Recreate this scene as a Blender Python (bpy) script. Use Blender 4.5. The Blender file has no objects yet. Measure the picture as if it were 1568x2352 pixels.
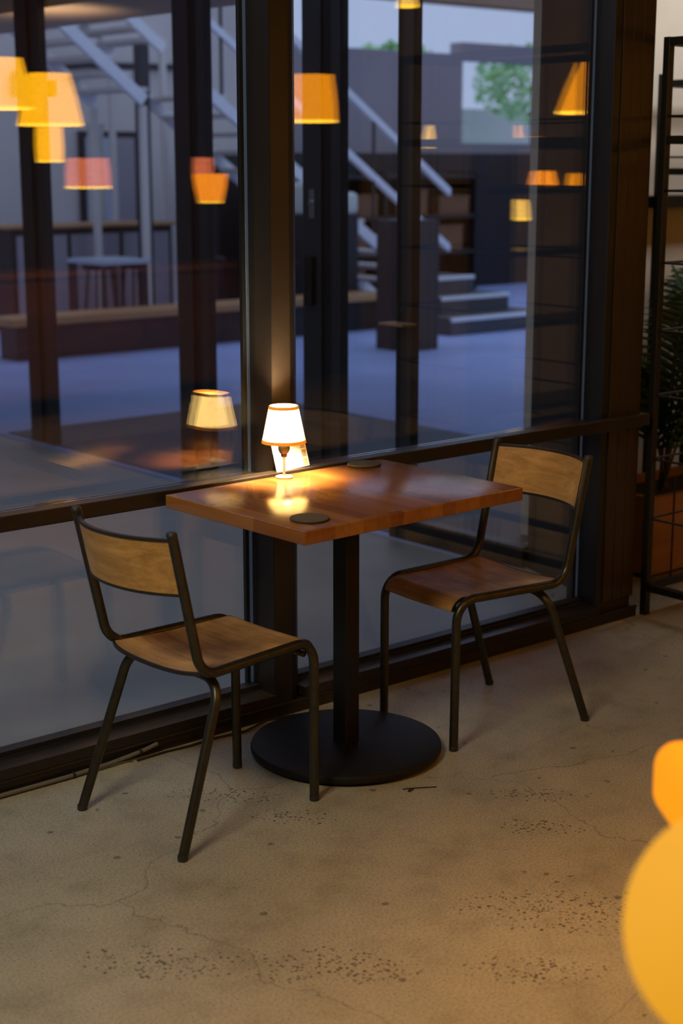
import bpy, bmesh, math, random
from mathutils import Vector, Matrix, noise
random.seed(7)
sc = bpy.context.scene
COL = sc.collection
V = Vector

# ------------------------------------------------------------------ materials
def _mat(name):
    m = bpy.data.materials.new(name); m.use_nodes = True
    nt = m.node_tree
    b = nt.nodes['Principled BSDF']
    return m, nt, b
def nd(nt, t, **kw):
    n = nt.nodes.new(t)
    for k, v in kw.items():
        setattr(n, k, v)
    return n
def plain(name, col, rough=.5, metal=0., spec=.5, var=.0, scale=12., bump=0., coat=0.):
    m, nt, b = _mat(name)
    b.inputs['Roughness'].default_value = rough
    b.inputs['Metallic'].default_value = metal
    b.inputs['Specular IOR Level'].default_value = spec
    b.inputs['Coat Weight'].default_value = coat
    tc = nd(nt, 'ShaderNodeTexCoord')
    nz = nd(nt, 'ShaderNodeTexNoise'); nz.inputs['Scale'].default_value = scale; nz.inputs['Detail'].default_value = 4
    nt.links.new(tc.outputs['Object'], nz.inputs['Vector'])
    mx = nd(nt, 'ShaderNodeMixRGB')
    mx.inputs[1].default_value = (*[c*(1-var) for c in col], 1)
    mx.inputs[2].default_value = (*[min(1, c*(1+var)) for c in col], 1)
    nt.links.new(nz.outputs['Fac'], mx.inputs[0])
    nt.links.new(mx.outputs[0], b.inputs['Base Color'])
    if bump:
        bp = nd(nt, 'ShaderNodeBump'); bp.inputs['Strength'].default_value = bump; bp.inputs['Distance'].default_value = .004
        nt.links.new(nz.outputs['Fac'], bp.inputs['Height']); nt.links.new(bp.outputs[0], b.inputs['Normal'])
    return m
def ramp(nt, fac, stops):
    r = nd(nt, 'ShaderNodeValToRGB')
    e = r.color_ramp.elements
    while len(e) < len(stops): e.new(.5)
    for k, (p, c) in enumerate(stops):
        e[k].position = p; e[k].color = (*c, 1) if len(c) == 3 else c
    nt.links.new(fac, r.inputs[0])
    return r
def math_(nt, op, a, b=None, clamp=False):
    n = nd(nt, 'ShaderNodeMath', operation=op, use_clamp=clamp)
    for k, x in enumerate((a, b)):
        if x is None: continue
        if isinstance(x, (int, float)): n.inputs[k].default_value = x
        else: nt.links.new(x, n.inputs[k])
    return n.outputs[0]

def mat_glass():
    m = bpy.data.materials.new('window_glass'); m.use_nodes = True
    nt = m.node_tree; nt.nodes.clear()
    out = nd(nt, 'ShaderNodeOutputMaterial')
    geo = nd(nt, 'ShaderNodeNewGeometry')
    dot = nd(nt, 'ShaderNodeVectorMath', operation='DOT_PRODUCT')
    nt.links.new(geo.outputs['Normal'], dot.inputs[0]); nt.links.new(geo.outputs['Incoming'], dot.inputs[1])
    c = math_(nt, 'ABSOLUTE', dot.outputs['Value'])
    om = math_(nt, 'SUBTRACT', 1., c, True)
    p5 = math_(nt, 'POWER', om, 5.)
    f = math_(nt, 'ADD', math_(nt, 'MULTIPLY', p5, .955), .045, True)
    tr = nd(nt, 'ShaderNodeBsdfTransparent'); tr.inputs[0].default_value = (.955, .968, .97, 1)
    gl = nd(nt, 'ShaderNodeBsdfGlossy'); gl.inputs['Roughness'].default_value = 0.; gl.inputs[0].default_value = (1, 1, 1, 1)
    mx = nd(nt, 'ShaderNodeMixShader')
    nt.links.new(f, mx.inputs[0]); nt.links.new(tr.outputs[0], mx.inputs[1]); nt.links.new(gl.outputs[0], mx.inputs[2])
    nt.links.new(mx.outputs[0], out.inputs[0])
    return m

def mat_clear():      # clear cast resin or glass for small pieces
    m, nt, b = _mat('clear_glass')
    b.inputs['Base Color'].default_value = (.85, .87, .88, 1)
    b.inputs['Roughness'].default_value = .06
    b.inputs['Transmission Weight'].default_value = .45
    return m

def mat_concrete():
    m, nt, b = _mat('polished_concrete')
    tc = nd(nt, 'ShaderNodeTexCoord')
    P = tc.outputs['Object']
    def nz(scale, detail=5, rough=.55):
        n = nd(nt, 'ShaderNodeTexNoise'); n.inputs['Scale'].default_value = scale
        n.inputs['Detail'].default_value = detail; n.inputs['Roughness'].default_value = rough
        nt.links.new(P, n.inputs['Vector']); return n.outputs['Fac']
    big = nz(1.3, 6); mid = nz(7., 6, .65); fine = nz(160., 3, .7)
    c1 = ramp(nt, big, [(.3, (.285, .268, .215)), (.55, (.350, .332, .272)), (.75, (.400, .385, .322))])
    c2 = ramp(nt, mid, [(.26, (.74, .72, .69)), (.5, (1., 1., 1.)), (.72, (1.08, 1.08, 1.07))])
    c3 = ramp(nt, fine, [(.30, (.50, .47, .43)), (.46, (.96, .96, .96)), (.68, (1.22, 1.22, 1.20))])
    mu = nd(nt, 'ShaderNodeMixRGB', blend_type='MULTIPLY'); mu.inputs[0].default_value = 1.
    nt.links.new(c1.outputs[0], mu.inputs[1]); nt.links.new(c2.outputs[0], mu.inputs[2])
    mu2 = nd(nt, 'ShaderNodeMixRGB', blend_type='MULTIPLY'); mu2.inputs[0].default_value = 1.
    nt.links.new(mu.outputs[0], mu2.inputs[1]); nt.links.new(c3.outputs[0], mu2.inputs[2])
    # exposed dark aggregate, in the patches where the slab is worn
    sep = nd(nt, 'ShaderNodeSeparateXYZ'); nt.links.new(P, sep.inputs[0])
    X, Y = sep.outputs[0], sep.outputs[1]
    def blob(cx, cy, ax, ay, ang):
        ca, sa = math.cos(ang), math.sin(ang)
        dx = math_(nt, 'SUBTRACT', X, cx); dy = math_(nt, 'SUBTRACT', Y, cy)
        u = math_(nt, 'ADD', math_(nt, 'MULTIPLY', dx, ca/ax), math_(nt, 'MULTIPLY', dy, sa/ax))
        v = math_(nt, 'ADD', math_(nt, 'MULTIPLY', dx, -sa/ay), math_(nt, 'MULTIPLY', dy, ca/ay))
        r2 = math_(nt, 'ADD', math_(nt, 'MULTIPLY', u, u), math_(nt, 'MULTIPLY', v, v))
        return math_(nt, 'SUBTRACT', 1., r2, True)
    A = math.atan2(-.78, .78)
    blobs = [blob(-.47, -1.085, .20, .075, A), blob(-.235, -1.30, .22, .085, A), blob(.085, -1.60, .17, .065, A),
             blob(.14, -.45, .17, .055, A), blob(.20, -.68, .12, .05, A), blob(.77, -.98, .16, .05, A), blob(.62, -1.12, .12, .05, A),
             blob(.36, -1.5, .3, .12, A)]
    acc = blobs[0]
    for q in blobs[1:]:
        acc = math_(nt, 'MAXIMUM', acc, q)
    vor = nd(nt, 'ShaderNodeTexVoronoi'); vor.inputs['Scale'].default_value = 105.
    vor.inputs['Randomness'].default_value = 1.
    nt.links.new(P, vor.inputs['Vector'])
    vcol = nd(nt, 'ShaderNodeSeparateColor'); nt.links.new(vor.outputs['Color'], vcol.inputs[0])
    sz = math_(nt, 'ADD', math_(nt, 'MULTIPLY', vcol.outputs[0], .40), .10)
    dens = math_(nt, 'MULTIPLY', math_(nt, 'POWER', acc, .55), math_(nt, 'ADD', math_(nt, 'MULTIPLY', mid, 2.4), -.35))
    keep = math_(nt, 'LESS_THAN', vcol.outputs[1], dens)
    spot = math_(nt, 'MULTIPLY', math_(nt, 'LESS_THAN', vor.outputs['Distance'], sz), keep)
    # sparse stray chips and scuffs everywhere
    vor2 = nd(nt, 'ShaderNodeTexVoronoi'); vor2.inputs['Scale'].default_value = 22.; nt.links.new(P, vor2.inputs['Vector'])
    vc2 = nd(nt, 'ShaderNodeSeparateColor'); nt.links.new(vor2.outputs['Color'], vc2.inputs[0])
    wob = math_(nt, 'ADD', vor2.outputs['Distance'], math_(nt, 'MULTIPLY', math_(nt, 'SUBTRACT', fine, .5), .35))
    stray = math_(nt, 'MULTIPLY', math_(nt, 'LESS_THAN', wob, math_(nt, 'MULTIPLY', vc2.outputs[2], .2)), math_(nt, 'LESS_THAN', vc2.outputs[1], .16))
    # hairline cracks
    crk = nd(nt, 'ShaderNodeTexVoronoi', feature='DISTANCE_TO_EDGE'); crk.inputs['Scale'].default_value = .75
    wp = nd(nt, 'ShaderNodeVectorMath', operation='ADD')
    nzv = nd(nt, 'ShaderNodeTexNoise'); nzv.inputs['Scale'].default_value = 5.; nzv.inputs['Detail'].default_value = 5
    nt.links.new(P, nzv.inputs['Vector'])
    vs = nd(nt, 'ShaderNodeVectorMath', operation='SCALE'); vs.inputs['Scale'].default_value = .22
    nt.links.new(nzv.outputs['Color'], vs.inputs[0])
    nt.links.new(P, wp.inputs[0]); nt.links.new(vs.outputs[0], wp.inputs[1]); nt.links.new(wp.outputs[0], crk.inputs['Vector'])
    crack = math_(nt, 'MULTIPLY', math_(nt, 'LESS_THAN', crk.outputs['Distance'], .0016), .45)
    tot = math_(nt, 'MAXIMUM', math_(nt, 'MAXIMUM', spot, math_(nt, 'MULTIPLY', stray, .75)), crack)
    mxd = nd(nt, 'ShaderNodeMixRGB'); nt.links.new(math_(nt, 'MULTIPLY', tot, .84), mxd.inputs[0])
    nt.links.new(mu2.outputs[0], mxd.inputs[1]); mxd.inputs[2].default_value = (.060, .046, .040, 1)
    nt.links.new(mxd.outputs[0], b.inputs['Base Color'])
    rr = math_(nt, 'ADD', math_(nt, 'MULTIPLY', mid, .25), .34)
    nt.links.new(rr, b.inputs['Roughness'])
    b.inputs['Specular IOR Level'].default_value = .45
    bp = nd(nt, 'ShaderNodeBump'); bp.inputs['Strength'].default_value = .12; bp.inputs['Distance'].default_value = .002
    nt.links.new(fine, bp.inputs['Height']); nt.links.new(bp.outputs[0], b.inputs['Normal'])
    return m

def mat_wood(name, dark, light, axis=0, grain=26., rough=.42, coat=0., wear=0., stretch=.06, spec=.5):
    m, nt, b = _mat(name)
    tc = nd(nt, 'ShaderNodeTexCoord')
    mp = nd(nt, 'ShaderNodeMapping')
    s = [1., 1., 1.]; s[axis] = stretch
    mp.inputs['Scale'].default_value = s
    nt.links.new(tc.outputs['Object'], mp.inputs['Vector'])
    n1 = nd(nt, 'ShaderNodeTexNoise'); n1.inputs['Scale'].default_value = grain; n1.inputs['Detail'].default_value = 7
    n1.inputs['Roughness'].default_value = .65; n1.inputs['Distortion'].default_value = .4
    nt.links.new(mp.outputs[0], n1.inputs['Vector'])
    n2 = nd(nt, 'ShaderNodeTexNoise'); n2.inputs['Scale'].default_value = grain*7; n2.inputs['Detail'].default_value = 3
    nt.links.new(mp.outputs[0], n2.inputs['Vector'])
    f = math_(nt, 'ADD', math_(nt, 'MULTIPLY', n1.outputs['Fac'], .75), math_(nt, 'MULTIPLY', n2.outputs['Fac'], .25))
    c = ramp(nt, f, [(.32, dark), (.62, light)])
    col = c.outputs[0]
    if wear:
        n3 = nd(nt, 'ShaderNodeTexNoise'); n3.inputs['Scale'].default_value = 9.; n3.inputs['Detail'].default_value = 5
        nt.links.new(tc.outputs['Object'], n3.inputs['Vector'])
        w = ramp(nt, n3.outputs['Fac'], [(.42, (1-wear,)*3), (.6, (1., 1., 1.))])
        mu = nd(nt, 'ShaderNodeMixRGB', blend_type='MULTIPLY'); mu.inputs[0].default_value = 1.
        nt.links.new(col, mu.inputs[1]); nt.links.new(w.outputs[0], mu.inputs[2]); col = mu.outputs[0]
    nt.links.new(col, b.inputs['Base Color'])
    b.inputs['Roughness'].default_value = rough
    b.inputs['Coat Weight'].default_value = coat; b.inputs['Coat Roughness'].default_value = .12
    b.inputs['Specular IOR Level'].default_value = spec
    bp = nd(nt, 'ShaderNodeBump'); bp.inputs['Strength'].default_value = .18; bp.inputs['Distance'].default_value = .001
    nt.links.new(f, bp.inputs['Height']); nt.links.new(bp.outputs[0], b.inputs['Normal'])
    return m

def mat_butcher():    # staves running front to back, end grain on the long edges
    m, nt, b = _mat('cherry_butcher_block')
    tc = nd(nt, 'ShaderNodeTexCoord')
    sep = nd(nt, 'ShaderNodeSeparateXYZ'); nt.links.new(tc.outputs['Object'], sep.inputs[0])
    X, Y, Z = sep.outputs
    br = nd(nt, 'ShaderNodeTexBrick')
    br.inputs['Scale'].default_value = 1.; br.inputs['Mortar Size'].default_value = .0006
    br.inputs['Brick Width'].default_value = .36; br.inputs['Row Height'].default_value = .047
    br.inputs['Color1'].default_value = (.0, .0, .0, 1); br.inputs['Color2'].default_value = (1, 1, 1, 1); br.inputs['Mortar'].default_value = (.3, .3, .3, 1)
    br.offset = .5
    cmb = nd(nt, 'ShaderNodeCombineXYZ')
    nt.links.new(math_(nt, 'ADD', Y, 5.13), cmb.inputs[0]); nt.links.new(math_(nt, 'ADD', X, 3.02), cmb.inputs[1])
    nt.links.new(cmb.outputs[0], br.inputs['Vector'])
    tone = nd(nt, 'ShaderNodeSeparateColor'); nt.links.new(br.outputs['Color'], tone.inputs[0])
    mp = nd(nt, 'ShaderNodeMapping'); mp.inputs['Scale'].default_value = (1., .06, 1.)
    add = nd(nt, 'ShaderNodeVectorMath', operation='ADD'); nt.links.new(tc.outputs['Object'], add.inputs[0]); nt.links.new(br.outputs['Color'], add.inputs[1])
    nt.links.new(add.outputs[0], mp.inputs['Vector'])
    n1 = nd(nt, 'ShaderNodeTexNoise'); n1.inputs['Scale'].default_value = 38.; n1.inputs['Detail'].default_value = 4; n1.inputs['Distortion'].default_value = .2
    nt.links.new(mp.outputs[0], n1.inputs['Vector'])
    f = math_(nt, 'ADD', math_(nt, 'MULTIPLY', tone.outputs[0], .5), math_(nt, 'MULTIPLY', n1.outputs['Fac'], .55))
    c = ramp(nt, f, [(.2, (.19, .058, .013)), (.5, (.265, .095, .022)), (.85, (.35, .145, .036))])
    nt.links.new(c.outputs[0], b.inputs['Base Color'])
    nr = nd(nt, 'ShaderNodeTexNoise'); nr.inputs['Scale'].default_value = 30.; nt.links.new(tc.outputs['Object'], nr.inputs['Vector'])
    nt.links.new(math_(nt, 'ADD', math_(nt, 'MULTIPLY', nr.outputs['Fac'], .08), .14), b.inputs['Roughness'])
    b.inputs['Specular IOR Level'].default_value = .55
    return m

def emis(name, col, strength, body=(.8, .7, .5), pleat=False, mottled=0.):
    m, nt, b = _mat(name)
    b.inputs['Base Color'].default_value = (*body, 1); b.inputs['Roughness'].default_value = .8
    b.inputs['Emission Color'].default_value = (*col, 1); b.inputs['Emission Strength'].default_value = strength
    if mottled:
        tc = nd(nt, 'ShaderNodeTexCoord'); n = nd(nt, 'ShaderNodeTexNoise'); n.inputs['Scale'].default_value = 55.; n.inputs['Detail'].default_value = 6
        nt.links.new(tc.outputs['Object'], n.inputs['Vector'])
        r = ramp(nt, n.outputs['Fac'], [(.3, tuple(c*(1-mottled) for c in col)), (.62, col)])
        nt.links.new(r.outputs[0], b.inputs['Emission Color'])
    return m

def mat_print():     # postcard: a pale sheet with a soft grey-blue and brick-red picture and a strip of small stamps
    m, nt, b = _mat('printed_card')
    tc = nd(nt, 'ShaderNodeTexCoord'); sep = nd(nt, 'ShaderNodeSeparateXYZ'); nt.links.new(tc.outputs['Generated'], sep.inputs[0])
    U, W = sep.outputs[0], sep.outputs[2]
    nz = nd(nt, 'ShaderNodeTexNoise'); nz.inputs['Scale'].default_value = 5.; nz.inputs['Detail'].default_value = 6
    nt.links.new(tc.outputs['Generated'], nz.inputs['Vector'])
    pic = ramp(nt, nz.outputs['Fac'], [(.30, (.03, .035, .045)), (.45, (.16, .20, .23)), (.58, (.45, .44, .38)), (.7, (.28, .07, .035))])
    du = math_(nt, 'SUBTRACT', U, .48); dw = math_(nt, 'SUBTRACT', W, .45)
    r2 = math_(nt, 'ADD', math_(nt, 'MULTIPLY', math_(nt, 'MULTIPLY', du, du), 14.), math_(nt, 'MULTIPLY', math_(nt, 'MULTIPLY', dw, dw), 7.))
    inpic = math_(nt, 'SUBTRACT', 1.15, r2, True)
    mx = nd(nt, 'ShaderNodeMixRGB'); mx.inputs[1].default_value = (.78, .74, .64, 1)
    nt.links.new(inpic, mx.inputs[0]); nt.links.new(pic.outputs[0], mx.inputs[2])
    ck = nd(nt, 'ShaderNodeTexBrick'); ck.inputs['Scale'].default_value = 1.
    ck.inputs['Brick Width'].default_value = .3; ck.inputs['Row Height'].default_value = .245; ck.inputs['Mortar Size'].default_value = .022; ck.offset = 0.
    ck.inputs['Color1'].default_value = (.20, .17, .13, 1); ck.inputs['Color2'].default_value = (.45, .40, .28, 1); ck.inputs['Mortar'].default_value = (.80, .73, .58, 1)
    cmb = nd(nt, 'ShaderNodeCombineXYZ'); nt.links.new(math_(nt, 'SUBTRACT', U, .81), cmb.inputs[0]); nt.links.new(W, cmb.inputs[1])
    nt.links.new(cmb.outputs[0], ck.inputs['Vector'])
    strip = math_(nt, 'MULTIPLY', math_(nt, 'GREATER_THAN', U, .81), math_(nt, 'LESS_THAN', U, .97))
    mx2 = nd(nt, 'ShaderNodeMixRGB'); nt.links.new(strip, mx2.inputs[0]); nt.links.new(mx.outputs[0], mx2.inputs[1]); nt.links.new(ck.outputs['Color'], mx2.inputs[2])
    nt.links.new(mx2.outputs[0], b.inputs['Base Color']); b.inputs['Roughness'].default_value = .55
    return m

M = {}
M['concrete'] = mat_concrete()
M['yard'] = plain('courtyard_concrete', (.36, .365, .35), .5, var=.22, scale=2.2, bump=.1)
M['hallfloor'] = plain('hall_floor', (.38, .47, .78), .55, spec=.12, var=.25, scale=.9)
M['frame'] = plain('bronze_frame_paint', (.020, .0155, .0125), .34, metal=.2, var=.15, scale=40)
M['framedark'] = plain('black_frame_paint', (.010, .010, .0115), .42, var=.2, scale=40)
def mat_bead():
    m = bpy.data.materials.new('glazing_spacer'); m.use_nodes = True
    nt = m.node_tree; b = nt.nodes['Principled BSDF']; out = nt.nodes['Material Output']
    b.inputs['Base Color'].default_value = (.50, .58, .66, 1); b.inputs['Roughness'].default_value = .45
    t = nd(nt, 'ShaderNodeBsdfTranslucent'); t.inputs[0].default_value = (.80, .88, .95, 1)
    mx = nd(nt, 'ShaderNodeMixShader'); mx.inputs[0].default_value = .95
    nt.links.new(b.outputs[0], mx.inputs[1]); nt.links.new(t.outputs[0], mx.inputs[2]); nt.links.new(mx.outputs[0], out.inputs[0])
    return m
M['bead'] = mat_bead()
M['steel'] = plain('brushed_steel', (.5, .52, .55), .3, metal=.9)
M['column'] = plain('bronze_panel', (.040, .025, .013), .42, metal=.2, var=.12, scale=8)
M['glass'] = mat_glass()
M['clear'] = mat_clear()
M['table'] = mat_butcher()
M['black'] = plain('black_powder_coat', (.0065, .0068, .0078), .55, spec=.28, var=.25, scale=200, bump=.15)
M['tube'] = plain('worn_gunmetal_tube', (.056, .052, .040), .36, metal=.75, var=.4, scale=60)
M['cap'] = plain('black_plastic_cap', (.02, .02, .02), .5)
M['seat'] = mat_wood('seat_plywood', (.30, .155, .050), (.64, .37, .14), axis=1, grain=22, rough=.50, wear=.30, spec=.3)
M['back'] = mat_wood('backrest_plywood', (.34, .17, .048), (.66, .37, .125), axis=1, grain=24, rough=.40, wear=.12, spec=.4)
M['rim'] = plain('dark_edge_varnish', (.018, .015, .013), .4, var=.3, scale=80)
M['felt'] = plain('dark_felt', (.035, .032, .028), .85, var=.3, scale=220, bump=.2)
M['cork'] = plain('brown_felt', (.075, .058, .042), .85, var=.3, scale=260, bump=.2)
M['card'] = mat_print()
M['white'] = plain('white_enamel', (.72, .70, .66), .3)
M['brass'] = plain('dark_nickel', (.07, .058, .045), .25, metal=.9)
M['shade'] = emis('lit_paper_shade', (1., .60, .17), 7.8, (.75, .6, .38), mottled=.22)
M['trim'] = emis('orange_shade_binding', (1., .27, .012), .62, (.6, .3, .06))
M['bulb'] = emis('warm_bulb', (1., .78, .45), 30.)
M['pleat'] = emis('lit_pleated_shade', (1., .43, .002), 6.2, (.7, .45, .1))
M['pleat_or'] = emis('lit_orange_shade', (1., .31, .001), 4.6, (.7, .35, .05))
M['diff'] = emis('lit_shade_rim', (1., .56, .03), 8., (.7, .5, .2))
M['coral'] = emis('lit_coral_shade', (1., .22, .085), 3.6, (.7, .25, .15), mottled=.4)
M['amber'] = emis('lit_amber_glass', (1., .27, .008), 5.5, (.6, .3, .05))
M['small'] = emis('lit_small_shade', (1., .55, .10), 5.2, (.7, .5, .2))
M['globe'] = emis('lit_amber_globe', (1., .44, .018), .74, (.22, .12, .03))
M['glow_orange'] = emis('lit_orange_globe', (1., .31, .001), 1.0, (.3, .1, .01))
M['plaster'] = plain('bare_plaster', (.60, .56, .50), .85, var=.16, scale=3.5, bump=.3)
M['warmwall'] = plain('warm_render', (.105, .078, .055), .8, var=.12, scale=2)
M['ceil'] = plain('ceiling_paint', (.10, .085, .07), .85, var=.08, scale=2)
M['rack'] = plain('black_steel', (.020, .018, .017), .38, metal=.4, var=.2, scale=50)
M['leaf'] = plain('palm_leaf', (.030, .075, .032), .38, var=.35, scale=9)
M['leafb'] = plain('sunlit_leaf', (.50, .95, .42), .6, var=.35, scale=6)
M['stem'] = plain('palm_stem', (.05, .07, .03), .5, var=.2)
M['box'] = mat_wood('planter_wood', (.20, .095, .032), (.36, .19, .07), axis=0, grain=8, rough=.6)
M['soil'] = plain('potting_soil', (.02, .015, .01), .95, var=.4, scale=60)
M['grey'] = plain('grey_render', (.70, .64, .60), .8, var=.14, scale=.8)
M['greyp'] = plain('violet_grey_render', (.36, .33, .36), .8, var=.15, scale=.7)
M['hallshade'] = plain('shaded_hall_floor', (.085, .092, .115), .5, spec=.2, var=.2, scale=1.5)  # roof shade put into the colour of the near hall floor
M['post'] = plain('facade_post_paint', (.040, .044, .050), .42, metal=.2, var=.15, scale=5)
M['stair'] = plain('pale_steel', (.82, .84, .90), .5, var=.05)
M['tread'] = plain('grey_stair_tread', (.07, .07, .08), .6)
M['canopy'] = plain('brown_canopy_board', (.30, .195, .125), .7, var=.12, scale=3)
M['soffit'] = plain('pale_brown_board', (.78, .55, .38), .7, var=.1, scale=3)
M['edgewood'] = mat_wood('bench_wood', (.34, .17, .07), (.55, .30, .13), axis=0, grain=5, rough=.5)
M['dark'] = plain('dark_cabinet', (.014, .013, .015), .5, var=.2, scale=3)
M['carton'] = plain('brown_carton', (.17, .075, .03), .7, var=.2, scale=4)
M['pale'] = plain('pale_fabric', (.62, .64, .58), .8)
M['bluegrey'] = plain('blue_grey_laminate', (.45, .50, .60), .35)
M['cable'] = plain('braided_cable', (.13, .115, .10), .8, var=.7, scale=300, bump=.4)
M['blackcable'] = plain('black_cable', (.012, .011, .010), .5)

# ------------------------------------------------------------------ mesh helpers
def obj(name, bm, mat, parent=None, smooth=False, loc=(0, 0, 0), rz=0.):
    me = bpy.data.meshes.new(name)
    bmesh.ops.recalc_face_normals(bm, faces=bm.faces[:])
    bm.to_mesh(me); bm.free()
    if isinstance(mat, str): mat = M[mat]
    me.materials.append(mat)
    if smooth:
        for p in me.polygons: p.use_smooth = True
        try: me.set_sharp_from_angle(angle=math.radians(42))
        except Exception: pass
    o = bpy.data.objects.new(name, me); COL.objects.link(o)
    o.location = loc; o.rotation_euler = (0, 0, rz)
    if parent is not None: o.parent = parent
    return o
def tag(o, label=None, cat=None, group=None, kind=None):
    if label: o['label'] = label
    if cat: o['category'] = cat
    if group: o['group'] = group
    if kind: o['kind'] = kind
    return o
def thing(name, label, cat, loc=(0, 0, 0), rz=0., group=None):
    o = bpy.data.objects.new(name, None); COL.objects.link(o)
    o.empty_display_size = .05
    o.location = loc; o.rotation_euler = (0, 0, rz)
    return tag(o, label, cat, group)
def struct_root(name, loc=(0, 0, 0)):
    o = bpy.data.objects.new(name, None); COL.objects.link(o); o.location = loc
    o['kind'] = 'structure'; return o
def box(bm, a, b, bev=0., rot=None, seg=2):
    lo = V([min(a[i], b[i]) for i in range(3)]); hi = V([max(a[i], b[i]) for i in range(3)])
    r = bmesh.ops.create_cube(bm, size=1.)
    vs = r['verts']
    c = (lo+hi)/2; s = hi-lo
    for v in vs:
        v.co = V((v.co.x*s.x, v.co.y*s.y, v.co.z*s.z))
    if bev:
        es = list({e for v in vs for e in v.link_edges})
        r2 = bmesh.ops.bevel(bm, geom=es, offset=bev, segments=seg, profile=.5, affect='EDGES')
        vs = list({v for f in r2['faces'] for v in f.verts} | {v for v in vs if v.is_valid})
    for v in vs:
        if rot is not None: v.co = rot @ v.co
        v.co += c
    return vs
def boxo(name, a, b, mat, parent=None, bev=.002, **kw):
    bm = bmesh.new(); box(bm, a, b, bev)
    return obj(name, bm, mat, parent, **kw)
def fillet(pts, rad, n=7):
    pts = [V(p) for p in pts]
    out = [pts[0]]
    for i in range(1, len(pts)-1):
        r = rad[i] if isinstance(rad, (list, tuple)) else rad
        p, a, b = pts[i], pts[i-1], pts[i+1]
        d1 = (a-p); d2 = (b-p); l1, l2 = d1.length, d2.length; d1.normalize(); d2.normalize()
        ang = d1.angle(d2)
        if ang > math.pi-.02 or r <= 0: out.append(p); continue
        t = min(r/math.tan(ang/2), l1*.49, l2*.49)
        rr = t*math.tan(ang/2)
        bis = (d1+d2).normalized()
        c = p+bis*(rr/math.sin(ang/2))
        v1 = (p+d1*t)-c; v2 = (p+d2*t)-c
        tot = v1.angle(v2); ax = v1.cross(v2).normalized()
        for k in range(n+1):
            out.append(c+Matrix.Rotation(tot*k/n, 3, ax) @ v1)
    out.append(pts[-1])
    return out
def tube(bm, path, r, n=16, cap=True):
    path = [V(p) for p in path]
    rings = []; prev = None
    for i, p in enumerate(path):
        if i == 0: t = path[1]-path[0]
        elif i == len(path)-1: t = path[-1]-path[-2]
        else: t = (path[i+1]-p).normalized()+(p-path[i-1]).normalized()
        t.normalize()
        if prev is None:
            up = V((0, 0, 1)) if abs(t.z) < .9 else V((1, 0, 0))
            nx = t.cross(up).normalized()
        else:
            nx = (prev-t*prev.dot(t)).normalized()
        prev = nx; ny = t.cross(nx)
        rad = r[i] if isinstance(r, (list, tuple)) else r
        rings.append([bm.verts.new(p+(nx*math.cos(2*math.pi*k/n)+ny*math.sin(2*math.pi*k/n))*rad) for k in range(n)])
    for a, b in zip(rings, rings[1:]):
        for k in range(n):
            bm.faces.new((a[k], a[(k+1) % n], b[(k+1) % n], b[k]))
    if cap:
        bm.faces.new(rings[0][::-1]); bm.faces.new(rings[-1])
def lathe(bm, prof, n=48, c=(0, 0, 0), pleats=0, amp=0., closed=False):
    c = V(c); rings = []
    for (r, z) in prof:
        ring = []
        for k in range(n):
            a = 2*math.pi*k/n
            rr = r
            if pleats: rr = r*(1+amp*(1 if k % 2 else -1))
            ring.append(bm.verts.new(c+V((rr*math.cos(a), rr*math.sin(a), z))))
        rings.append(ring)
    pairs = list(zip(rings, rings[1:]))
    if closed: pairs.append((rings[-1], rings[0]))
    for a, b in pairs:
        for k in range(n):
            bm.faces.new((a[k], a[(k+1) % n], b[(k+1) % n], b[k]))
    if not closed:
        if prof[0][0] > 1e-6: bm.faces.new(rings[0][::-1])
        if prof[-1][0] > 1e-6: bm.faces.new(rings[-1])
def copy_tree(o, parent=None):
    c = o.copy(); COL.objects.link(c)
    if parent is not None: c.parent = parent
    for ch in list(o.children): copy_tree(ch, c)
    return c

# ------------------------------------------------------------------ room shell
XL, XR, YB, ZC = -4.2, 6.0, -5.7, 3.15
tag(boxo('floor', (XL, YB, -.12), (XR, .03, 0), 'concrete', bev=0), kind='structure')
tag(boxo('ceiling', (XL, YB, ZC), (XR, 1.1, ZC+.15), 'ceil', bev=0), kind='structure')
tag(boxo('wall_left', (XL-.15, YB, -.1), (XL, .1, ZC+.1), 'warmwall', bev=0), kind='structure')
tag(boxo('wall_back', (XL-.15, YB-.15, -.1), (XR+.15, YB, ZC+.1), 'warmwall', bev=0), kind='structure')
tag(boxo('wall_right', (XR, YB, -.1), (XR+.15, 1.1, ZC+.1), 'plaster', bev=0), kind='structure')
tag(boxo('wall_alcove', (2.92, .95, -.1), (XR+.15, 1.10, ZC+.1), 'plaster', bev=0), kind='structure')
bm = bmesh.new()
pl_ = [(2.272, .02), (2.49, .66), (2.92, .95), (2.96, .91), (2.54, .62), (2.33, .02)]
lo = [bm.verts.new((x, y, -.1)) for x, y in pl_]; hi = [bm.verts.new((x, y, ZC+.1)) for x, y in pl_]
bm.faces.new(lo[::-1]); bm.faces.new(hi)
for i in range(6): bm.faces.new((lo[i], lo[(i+1) % 6], hi[(i+1) % 6], hi[i]))
tag(obj('wall_corner', bm, 'framedark'), kind='structure')
tag(boxo('floor_alcove', (2.27, .03, -.12), (XR, .96, 0), 'concrete', bev=0), kind='structure')
tag(boxo('wall_header', (XL, -.07, 2.62), (2.3, .12, ZC+.1), 'framedark', bev=0), kind='structure')

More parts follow.
